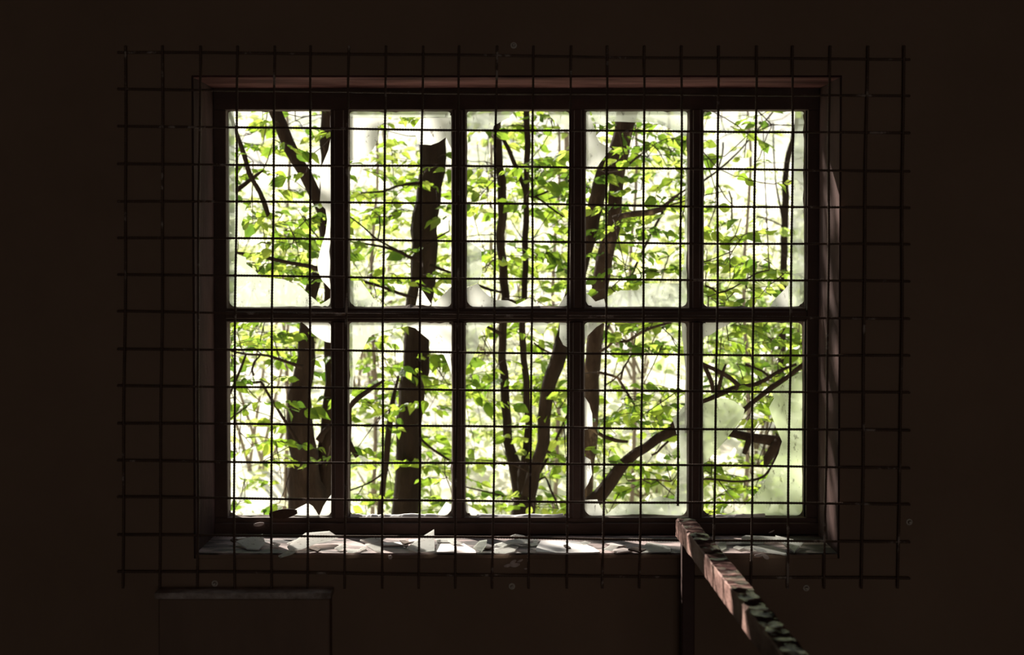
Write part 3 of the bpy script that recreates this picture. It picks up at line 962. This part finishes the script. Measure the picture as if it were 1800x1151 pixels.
class Tree:
    def __init__(self, name, Y, base_u, label, cat='tree', trunk_mat='bark', leaf='leaf', group='trees outside the window'):
        self.leaf = M[leaf]
        Y = self.Y = Y * .9 if Y < 9 else Y
        bx = at(base_u, 905, Y).x
        self.root = empty(name, (bx, Y, ground_z(bx, Y)), label, cat, group)
        self.nodes = np.zeros((0, 3))
        self.tm = M[trunk_mat]
        self.twigs = MB()
        self.lp, self.ld, self.ln, self.ls = [], [], [], []

    def stem(self, name, pts, dY=0.0, mat=None, to_ground=False, up=0.0, dy_end=None):
        """pts: (u, v, width px) along the photograph at the tree's depth"""
        P = []
        for i, (u, v, wd) in enumerate(pts):
            t = i / max(1, len(pts) - 1)
            Y = self.Y + dY + ((dy_end or 0) * t)
            p = at(u, v, Y)
            P.append((p.x, p.y, p.z, wd * Y / F / 2))
        if to_ground:
            a, b = P[0], P[1]
            gz = ground_z(a[0], a[1])
            k = (a[2] - gz)
            sl = (b[0] - a[0]) / (b[2] - a[2])
            P = [(a[0] - sl * k * .6, a[1], gz - .1, a[3] * 1.35), (a[0] - sl * k * .3, a[1], gz + k * .4, a[3] * 1.1)] + P
        if up:
            a, b = P[-2], P[-1]
            d = np.array(b[:3]) - np.array(a[:3]); d /= np.linalg.norm(d)
            for q in (.4, 1.0):
                e = np.array(b[:3]) + d * up * q
                P.append((e[0], e[1], e[2], b[3] * (1 - .55 * q)))
        rmax = max(p[3] for p in P)
        S = smooth_line(P, max(.02, min(.05, rmax)))
        ph = random.uniform(0, 6)
        if rmax > .012:
            S[:, 0] += .06 * rmax * np.sin(S[:, 2] * 17 + ph) + .05 * rmax * np.sin(S[:, 2] * 41 + ph)
        mb = MB()
        mb.tube([Vector(s[:3]) for s in S], [max(.0015, s[3]) for s in S], 14 if rmax > .02 else 7, True, .05 if rmax > .012 else .09)
        o = mb.build(name, M[mat] if mat else self.tm, self.root, True)
        self.nodes = np.vstack([self.nodes, S[:, :3]])
        return o

    def leaf_cells(self, cells, size_px=25, dy=(-.5, .5), ytilt=0):
        for (u0, u1, v0, v1, den) in cells:
            if den <= 0.01: continue
            area = (u1 - u0) * (v1 - v0)
            n = -1.15 * math.log(1 - min(den, .93)) * area / (0.26 * size_px ** 2)
            while n > 0:
                k = min(n, random.choice([4, 5, 6, 7, 8]))
                if k < 1 and random.random() > k: break
                n -= k
                self.twig(random.uniform(u0, u1), random.uniform(v0, v1), max(1, int(round(k))), size_px, self.Y + random.uniform(*dy))

    def twig(self, u, v, k, size_px, Y):
        c = np.array(at(u, v, Y))
        s = size_px * Y / F
        an = random.choice([0, math.pi]) + random.uniform(-.55, .55)
        d = np.array([math.cos(an), random.uniform(-.5, .5), math.sin(an) * .55 - .1])
        d /= np.linalg.norm(d)
        ln = s * (.42 * k + .25)
        # towards the nearest wood, so the twig leaves it outward
        dist = np.linalg.norm((self.nodes - c) * np.array([1, .7, 1]), axis=1)
        near = self.nodes[np.argmin(dist)]
        if np.dot(c - near, d) < 0: d = d * np.array([-1, 1, 1])
        st, en = c - d * ln * .5, c + d * ln * .5
        mid = (near + st) / 2 + np.array([0, 0, -.02 + .04 * random.random()])
        S = smooth_line([(*near, .0022), (*mid, .0018), (*st, .0016), (*(c + np.array([0, 0, .006])), .0012), (*en, .0007)], .05)
        self.twigs.tube([Vector(q[:3]) for q in S], [q[3] for q in S], 4, False)
        self.nodes = np.vstack([self.nodes, S[1::3, :3]])
        side = np.cross(d, (0, 0, 1.0))
        for i in range(k):
            t = (i + .5) / k
            p = st + (en - st) * t
            sg = 1 if i % 2 else -1
            ld = d * random.uniform(.3, .9) + side * sg * random.uniform(.2, .9) + np.array([0, 0, random.uniform(-.75, .15)])
            if i == k - 1: ld = d + np.array([0, 0, random.uniform(-.5, .1)])
            nm = rng.normal(size=3) * .75 + np.array([0, -.35, .75])
            self.lp.append(p); self.ld.append(ld); self.ln.append(nm)
            self.ls.append(s * random.uniform(.6, 1.25) * (1.35 if random.random() < .18 else 1))

    def finish(self, singles=300):
        if self.twigs.v:
            o = self.twigs.build('twigs', M['twig'], self.root, True)
            o['kind'] = 'stuff'
        if not self.lp: return
        lp, ld, ln_, ls = map(np.array, (self.lp, self.ld, self.ln, self.ls))
        d, s, n_ = leaf_basis(ld, ln_)
        view = lp - np.array([0, 0, EYE])
        depth = lp[:, 1].copy()
        view /= np.linalg.norm(view, axis=1)[:, None]
        score = (ls / depth) ** 2 * (.15 + np.abs(np.sum(view * n_, axis=1)))
        for i in range(len(lp)):
            u, v = to_px(lp[i] + d[i] * ls[i] * .5)
            if not in_open(u, v): score[i] *= 1e-4
        order = np.argsort(-score)
        one, rest = order[:singles], order[singles:]
        b = np.array(base_of(self.root))
        for i in one:
            o = bpy.data.objects.new('leaf', LEAF_ME[int(rng.integers(0, len(LEAF_ME)))])
            sc_ = ls[i]
            m4 = Matrix(((d[i][0] * sc_, s[i][0] * sc_, n_[i][0] * sc_, lp[i][0] - b[0]), (d[i][1] * sc_, s[i][1] * sc_, n_[i][1] * sc_, lp[i][1] - b[1]),
                         (d[i][2] * sc_, s[i][2] * sc_, n_[i][2] * sc_, lp[i][2] - b[2]), (0, 0, 0, 1)))
            o.parent = self.root
            o.matrix_local = m4
            COL.objects.link(o)
        if len(rest):
            leaf_mass('foliage', lp[rest], ld[rest], ln_[rest], ls[rest], self.leaf, self.root)

    def crown(self, n, cx, cz, rx, rz, size=.06):
        """unseen crown leafage above the window, added to dapple and shade the sun"""
        p = np.stack([cx + rx * rng.normal(size=n) * .5, self.Y + rng.normal(size=n) * .5, cz + rz * rng.uniform(-.5, .5, n)], 1)
        leaf_mass('upper_shade_foliage', p, rng.normal(size=(n, 3)) + np.array([0, 0, -.3]), rng.normal(size=(n, 3)) + np.array([0, 0, .8]), size * rng.uniform(.7, 1.3, n), M['leaf'], self.root)


def cells_between(a, b):
    return [c for c in CELLS if a <= (c[0] + c[1]) / 2 < b]


# --- the forked tree behind the first pane
t = Tree('forked_tree', 6.6, 545, 'dark forked tree behind the leftmost panes, its two stems parting low down')
t.stem('trunk', [(545, 900, 72), (536, 850, 62), (530, 800, 50), (527, 745, 47), (530, 690, 40), (535, 630, 32), (541, 560, 26), (556, 480, 22)], to_ground=True)
t.stem('trunk', [(556, 895, 50), (568, 850, 36), (576, 790, 32), (583, 720, 32), (586, 620, 32), (584, 510, 32), (580, 420, 34), (578, 300, 32), (580, 200, 30)], .05, up=1.6)
t.stem('branch', [(580, 430, 20), (564, 365, 21), (540, 314, 22), (527, 290, 23), (512, 262, 24), (496, 226, 23), (484, 196, 22)], -.1, up=1.0)
t.stem('branch', [(474, 385, 7), (467, 364, 9), (457, 338, 9), (440, 308, 9), (430, 275, 9), (421, 248, 8), (413, 225, 7)], -.2, up=.4)
t.stem('branch', [(462, 300, 4), (444, 313, 7), (430, 324, 9), (412, 338, 9)], -.2)
t.stem('branch', [(566, 476, 10), (545, 468, 8), (500, 460, 7), (465, 452, 7), (416, 444, 5)], -.25)
t.stem('branch', [(532, 645, 9), (510, 638, 6), (470, 625, 5), (430, 622, 4), (405, 616, 4)], -.2)
t.stem('branch', [(532, 790, 6), (470, 690, 5), (458, 671, 5), (440, 673, 5), (416, 673, 4)], -.1)
t.stem('branch', [(446, 660, 4), (443, 650, 4), (447, 636, 4), (460, 622, 3)], -.15)
t.stem('branch', [(400, 700, 5), (413, 672, 5), (423, 648, 5), (432, 624, 4)], -.3)
t.stem('branch', [(400, 740, 3), (415, 728, 3), (440, 710, 2)], -.3)
t.stem('branch', [(560, 775, 14), (568, 760, 10), (580, 748, 8)], .0)
t.leaf_cells(cells_between(0, 600), 22.5, (-.45, .6))
t.crown(210, t.root.location.x, 3.1, 1.3, 1.6)
t.finish()

# --- the thick tree behind the second pane
t = Tree('thick_tree', 7.2, 716, 'thick straight dark tree trunk behind the second column of panes')
t.stem('trunk', [(714, 905, 49), (715, 860, 46), (717, 780, 45), (723, 715, 46), (728, 650, 48), (735, 575, 46), (741, 500, 46), (745, 430, 46), (752, 355, 45), (758, 300, 45), (762, 250, 47), (768, 190, 46)], to_ground=True, up=1.8)
t.stem('branch', [(742, 322, 9), (735, 322, 7), (700, 326, 5), (675, 336, 4), (634, 339, 3)], -.15)
t.stem('branch', [(742, 458, 10), (720, 452, 7), (704, 443, 6), (678, 435, 5), (640, 428, 4), (612, 424, 3)], -.2)
t.stem('branch', [(740, 530, 9), (730, 524, 7), (700, 515, 6), (678, 506, 6), (634, 493, 5), (600, 480, 4)], -.15)
t.stem('branch', [(700, 440, 3), (662, 420, 4), (640, 400, 3), (614, 380, 3)], -.2)
t.stem('branch', [(664, 422, 3), (668, 400, 3), (667, 380, 3)], -.2)
t.stem('branch', [(755, 466, 7), (767, 470, 6), (778, 474, 5), (795, 480, 4)], -.1)
t.stem('branch', [(750, 430, 5), (768, 418, 4), (790, 406, 3)], -.1)
t.stem('branch', [(738, 770, 5), (757, 787, 5), (772, 797, 5), (792, 810, 4)], -.1)
t.leaf_cells(cells_between(600, 805), 22.5, (-.45, .7))
t.crown(1100, -1.40, 3.45, .55, 1.2, .075)  # dense unseen clump added to keep sun off the right panes
t.crown(190, t.root.location.x, 3.4, 1.3, 1.6)
t.finish()

# --- slim sapling just left of it
t = Tree('slim_sapling', 6.9, 668, 'slim dark sapling close to the left side of the thick trunk')
t.stem('trunk', [(667, 905, 10), (671, 870, 11), (676, 830, 11), (681, 790, 12), (685, 745, 11), (690, 710, 10), (693, 690, 7), (700, 660, 4)], to_ground=True)
t.stem('branch', [(688, 735, 6), (672, 725, 4), (655, 714, 4), (648, 708, 3)])
t.stem('branch', [(676, 830, 4), (650, 848, 3), (615, 862, 3)], -.1)
t.leaf_cells([(620, 700, 690, 750, .25), (610, 690, 850, 890, .3)], 20, (-.2, .2))
t.finish(40)
t = Tree('broken_sapling', 6.1, 612, 'broken sapling with a bent stub beside the first mullion, lower panes')
t.stem('trunk', [(612, 905, 9), (612, 840, 9), (613, 780, 9), (614, 740, 9), (615, 716, 9), (631, 698, 10), (645, 688, 9), (660, 678, 7), (676, 668, 4)], to_ground=True)
t.stem('branch', [(614, 775, 8), (620, 790, 9), (628, 803, 8)])
t.finish()

# --- the tree of several stems behind the middle pane
t = Tree('many_stemmed_tree', 7.4, 922, 'tree of three slender stems from one base behind the middle panes')
t.stem('trunk', [(921, 905, 44), (921, 880, 41), (914, 842, 34), (902, 810, 22), (895, 775, 17), (890, 737, 16), (886, 685, 16), (885, 630, 15), (884, 580, 15), (886, 520, 15), (885, 464, 15), (880, 412, 16), (882, 355, 16), (881, 318, 16), (877, 266, 16), (874, 222, 14), (872, 190, 14)], to_ground=True, up=1.6)
t.stem('trunk', [(922, 870, 26), (921, 830, 22), (926, 795, 15), (929, 750, 13), (926, 711, 13), (924, 659, 12), (921, 620, 12), (918, 581, 12), (921, 516, 11), (924, 472, 11), (924, 399, 11), (926, 302, 10), (928, 266, 11), (925, 200, 11)], -.12, up=1.2)
t.stem('branch', [(924, 342, 8), (922, 334, 8), (915, 313, 8), (904, 287, 8), (892, 258, 8), (884, 244, 7)], -.15)
t.stem('trunk', [(930, 870, 28), (942, 818, 22), (954, 776, 22), (958, 719, 24), (967, 672, 25), (982, 625, 28), (996, 570, 28), (1010, 510, 28), (1024, 450, 28), (1038, 400, 27), (1048, 358, 27), (1055, 325, 27), (1066, 296, 28), (1082, 265, 30), (1096, 230, 32), (1108, 190, 30)], -.35, 'bark', up=1.5, dy_end=-.3)
t.stem('branch', [(884, 590, 8), (868, 580, 6), (856, 574, 5)], -.1)
t.stem('branch', [(886, 528, 9), (900, 528, 6), (910, 534, 4)], -.1)
t.stem('branch', [(840, 500, 3), (850, 505, 6), (862, 509, 5), (884, 514, 4)], -.1)
t.stem('branch', [(940, 345, 3), (955, 340, 4), (973, 331, 5), (990, 322, 4), (1004, 316, 4)], -.2)
t.stem('branch', [(926, 345, 4), (943, 347, 4), (965, 363, 4), (990, 381, 3)], -.25)
t.stem('branch', [(903, 879, 4), (878, 870, 4), (850, 863, 3), (815, 855, 3)], -.1)
t.stem('branch', [(950, 786, 6), (968, 796, 5), (983, 801, 5), (995, 812, 4)], -.2)
t.stem('branch', [(940, 850, 4), (958, 838, 4), (966, 856, 4), (978, 882, 4)], -.1)
t.stem('branch', [(938, 602, 3), (950, 612, 4), (966, 620, 4)], -.1)
t.leaf_cells(cells_between(805, 1012), 22.5, (-.45, .7))
t.crown(190, t.root.location.x, 3.4, 1.3, 1.6)
t.finish()

# --- the leaning spotted tree behind the fourth pane
t = Tree('spotted_tree', 6.7, 1028, 'lichen-spotted tree trunk behind the fourth column of panes', trunk_mat='bark_spot')
t.stem('trunk', [(1026, 905, 26), (1030, 855, 26), (1034, 802, 27), (1036, 763, 28), (1038, 724, 28), (1040, 685, 28), (1042, 647, 29), (1044, 608, 28), (1048, 570, 28), (1053, 520, 29), (1058, 490, 30), (1063, 455, 30), (1070, 425, 28), (1077, 400, 25), (1081, 355, 25), (1084, 315, 27), (1089, 276, 32), (1094, 250, 30), (1096, 225, 34), (1100, 190, 32)], to_ground=True, up=1.6)
t.stem('branch', [(1078, 385, 12), (1100, 378, 10), (1120, 375, 12), (1146, 373, 12), (1162, 368, 10), (1177, 354, 6), (1193, 341, 4), (1212, 330, 3)], -.2)
t.stem('branch', [(1162, 367, 5), (1180, 360, 3), (1208, 352, 3)], -.2)
t.stem('branch', [(1094, 300, 5), (1112, 283, 4), (1128, 270, 3)], -.2)
t.stem('branch', [(1055, 618, 6), (1068, 610, 5), (1078, 600, 5), (1102, 600, 5), (1122, 587, 6), (1146, 576, 5), (1180, 566, 4)], -.2)
t.stem('branch', [(1050, 655, 5), (1056, 655, 5), (1086, 664, 5), (1096, 680, 5), (1115, 711, 4)], -.1)
t.stem('branch', [(1091, 668, 4), (1096, 646, 4), (1103, 636, 3), (1110, 622, 3)], -.1)
t.stem('branch', [(1062, 678, 3), (1078, 668, 3), (1094, 652, 3)], -.12)
t.stem('branch', [(1036, 748, 7), (1050, 760, 7), (1060, 766, 7), (1083, 774, 7), (1104, 776, 5)], -.2)
t.stem('branch', [(1104, 845, 3), (1140, 842, 3), (1180, 846, 3)], -.1)
t.leaf_cells(cells_between(1012, 1222), 22.5, (-.45, .7))
t.crown(210, t.root.location.x, 3.1, 1.3, 1.6)
t.finish()

# --- the low branching tree lower right
t = Tree('crooked_tree', 6.3, 1160, 'low crooked tree with dark branches behind the lower right panes')
t.stem('trunk', [(1020, 905, 26), (1038, 884, 26), (1055, 870, 26), (1075, 846, 24), (1090, 825, 22), (1100, 812, 20), (1117, 796, 18), (1135, 786, 17), (1156, 770, 18), (1180, 758, 18), (1222, 752, 16), (1260, 756, 14), (1290, 762, 15), (1320, 769, 16), (1368, 776, 20), (1400, 790, 22), (1440, 830, 26)], to_ground=True)
t.stem('branch', [(1370, 776, 20), (1360, 790, 20), (1350, 806, 16), (1346, 820, 8)], -.02)
t.stem('branch', [(1318, 770, 12), (1313, 785, 11), (1308, 798, 8)], -.02)
t.stem('branch', [(1272, 760, 12), (1295, 735, 9), (1309, 719, 9), (1330, 701, 9), (1356, 681, 10), (1382, 664, 9), (1410, 642, 9)], -.1, up=.5)
t.stem('branch', [(1180, 750, 10), (1210, 722, 9), (1236, 706, 9), (1265, 693, 10), (1291, 682, 10), (1322, 677, 9), (1344, 668, 8), (1370, 652, 6), (1400, 640, 5)], -.15)
t.stem('branch', [(1300, 680, 9), (1281, 662, 8), (1260, 651, 8), (1236, 640, 7), (1212, 630, 6)], -.2)
t.stem('branch', [(1254, 690, 8), (1251, 672, 8), (1244, 655, 8), (1236, 640, 7)], -.2)
t.stem('branch', [(1262, 688, 8), (1266, 670, 8), (1270, 655, 6), (1276, 640, 4)], -.2)
t.stem('branch', [(1240, 502, 4), (1252, 507, 4), (1262, 515, 4), (1290, 505, 3), (1330, 480, 3), (1352, 475, 3)], .2)
t.stem('branch', [(1310, 640, 4), (1340, 652, 4), (1352, 662, 4)], -.2)
t.stem('branch', [(1145, 800, 4), (1155, 795, 4), (1163, 786, 4), (1175, 775, 4)], -.1)
t.stem('branch', [(1206, 842, 4), (1250, 842, 4), (1300, 846, 4), (1345, 835, 5), (1370, 790, 6)], -.2)
t.leaf_cells(cells_between(1222, 2000), 22.5, (-.45, .6))
t.finish()

# --- slender distant tree in the upper right pane
t = Tree('slender_tree', 9.5, 1381, 'slender leaning tree farther off in the upper right pane')
t.stem('trunk', [(1372, 700, 14), (1376, 520, 13), (1379, 420, 13), (1380, 355, 13), (1382, 300, 11), (1387, 270, 11), (1392, 248, 10), (1399, 222, 8), (1403, 195, 6)], to_ground=True, up=1.4)
t.stem('branch', [(1376, 390, 4), (1371, 360, 4), (1364, 323, 3), (1360, 266, 3), (1359, 215, 2)])
t.stem('branch', [(1380, 400, 3), (1356, 388, 3), (1330, 380, 3)])
t.finish()
t = Tree('bare_sapling', 7.9, 1225, 'thin bare leaning sapling crossing the upper right pane')
t.stem('trunk', [(1150, 400, 5), (1200, 347, 4), (1235, 319, 4), (1265, 297, 4), (1299, 266, 3), (1321, 240, 3), (1345, 213, 3), (1360, 195, 3)], to_ground=True, up=.5)
t.stem('branch', [(1262, 298, 3), (1270, 270, 3), (1271, 250, 3)])
t.stem('branch', [(1212, 352, 3), (1240, 343, 3), (1275, 336, 2)])
t.stem('branch', [(1286, 400, 3), (1286, 350, 4), (1281, 335, 3)])
t.finish()

# --- young trees of the understory, a few steps farther back
for (u, a_, b_, Y, lab) in [(500, 0, 600, 9.0, 'young understory tree with paler leaves behind the dark forked tree'), (655, 600, 805, 9.3, 'young understory tree with paler leaves left of and behind the thick tree'),
                            (975, 805, 1012, 9.2, 'young understory tree with paler leaves behind the slender stems'), (1110, 1012, 1222, 9.1, 'young understory tree with paler leaves right of the spotted tree'), (1310, 1222, 2000, 9.0, 'young understory tree with paler leaves behind the crooked tree')]:
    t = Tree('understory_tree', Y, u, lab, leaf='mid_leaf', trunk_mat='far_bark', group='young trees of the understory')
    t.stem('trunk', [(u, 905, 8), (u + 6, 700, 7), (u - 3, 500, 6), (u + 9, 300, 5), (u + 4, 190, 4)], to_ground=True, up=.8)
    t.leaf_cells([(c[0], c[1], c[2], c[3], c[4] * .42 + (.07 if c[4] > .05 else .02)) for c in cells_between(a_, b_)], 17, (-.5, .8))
    t.finish(0)

# ------------------------------------------------------------------ farther trunks, shrubs and ground cover, blurred by distance
for (u, v0, v1, lean, wd, Y, lab) in [(986, 900, 150, 12, 14, 15, 'pale distant trunk seen between the third and fourth mullions'), (862, 880, 330, 2, 9, 13, 'thin distant trunk behind the left side of the middle panes'),
                                     (446, 905, 700, 3, 6, 13, 'low distant stem behind the lower left pane'), (436, 900, 720, -4, 8, 14, 'short distant stem at the left edge of the lower left pane'),
                                     (690, 600, 280, -14, 8, 14, 'leaning distant trunk left of the thick tree'), (1168, 720, 190, 8, 7, 16, 'faint distant trunk behind the fourth upper pane')]:
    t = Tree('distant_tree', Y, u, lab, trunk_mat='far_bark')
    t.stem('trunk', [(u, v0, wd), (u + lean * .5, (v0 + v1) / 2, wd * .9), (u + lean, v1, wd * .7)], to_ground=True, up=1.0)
    t.root['group'] = 'distant trunks on the slope'
    t.finish()


def ground_cover(name, n, y0, y1, hmax, size, label, cat='ground cover'):
    y = rng.uniform(y0, y1, n)
    x = rng.uniform(-.40, .40, n) * (y + 1.5)
    keep = (np.sin(x * 1.3 + y * .7) + np.sin(x * 2.9 - y * 1.7) * .7 + rng.normal(size=n) * .5) > -.15
    x, y = x[keep], y[keep]
    z = np.array([ground_z(a, b) for a, b in zip(x, y)]) + .03 + hmax * rng.random(len(x)) ** 1.6
    k = len(x)
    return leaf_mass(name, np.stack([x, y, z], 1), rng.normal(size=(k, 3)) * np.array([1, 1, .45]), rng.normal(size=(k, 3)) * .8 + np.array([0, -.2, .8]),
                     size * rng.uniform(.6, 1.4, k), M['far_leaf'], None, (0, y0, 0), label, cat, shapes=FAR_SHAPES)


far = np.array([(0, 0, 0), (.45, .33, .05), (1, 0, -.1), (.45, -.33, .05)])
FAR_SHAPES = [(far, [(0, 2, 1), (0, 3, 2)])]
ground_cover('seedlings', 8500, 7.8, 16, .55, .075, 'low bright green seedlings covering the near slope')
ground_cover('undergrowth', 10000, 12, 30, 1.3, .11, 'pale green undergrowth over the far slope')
for k, (u, v, Y, r, n, lab) in enumerate([(455, 470, 10.5, .75, 620, 'pale leafy shrub behind the left panes, beyond the forked tree'), (640, 420, 12, .8, 520, 'pale shrub on the slope left of the thick tree'), (850, 470, 12.5, .8, 560, 'pale shrub on the slope behind the slender stems'),
                                          (965, 740, 10.5, .6, 380, 'low pale shrub behind the lower middle pane'), (1130, 440, 12, .9, 700, 'pale shrub right of the spotted tree, upper panes'), (1300, 470, 11, .8, 900, 'large pale shrub behind the upper right pane'),
                                          (1330, 600, 10, .6, 520, 'pale shrub behind the lower right pane above the crooked tree'), (700, 850, 9.8, .5, 260, 'low shrub near the foot of the thick tree'), (1150, 860, 9.6, .5, 260, 'low shrub behind the bottom of the fourth pane')]):
    c = at(u, v, Y)
    gz = ground_z(c.x, Y)
    root = empty('shrub', (c.x, Y, gz), lab, 'shrub', 'shrubs on the slope')
    mb = MB()
    for q in range(5):
        e = c + Vector((random.uniform(-r, r) * .6, random.uniform(-.3, .3), random.uniform(-.1, r * .5)))
        a = Vector((c.x + random.uniform(-.08, .08), Y, gz - .05))
        mb.tube([a, (a + e) / 2 + Vector((random.uniform(-.1, .1), 0, 0)), e], [.012, .009, .004], 5)
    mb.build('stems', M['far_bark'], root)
    dv = rng.normal(size=(n, 3)); dv /= np.linalg.norm(dv, axis=1)[:, None]
    p = np.array(c) + dv * (r * rng.random(n)[:, None] ** .5) * np.array([1.1, .7, .75])
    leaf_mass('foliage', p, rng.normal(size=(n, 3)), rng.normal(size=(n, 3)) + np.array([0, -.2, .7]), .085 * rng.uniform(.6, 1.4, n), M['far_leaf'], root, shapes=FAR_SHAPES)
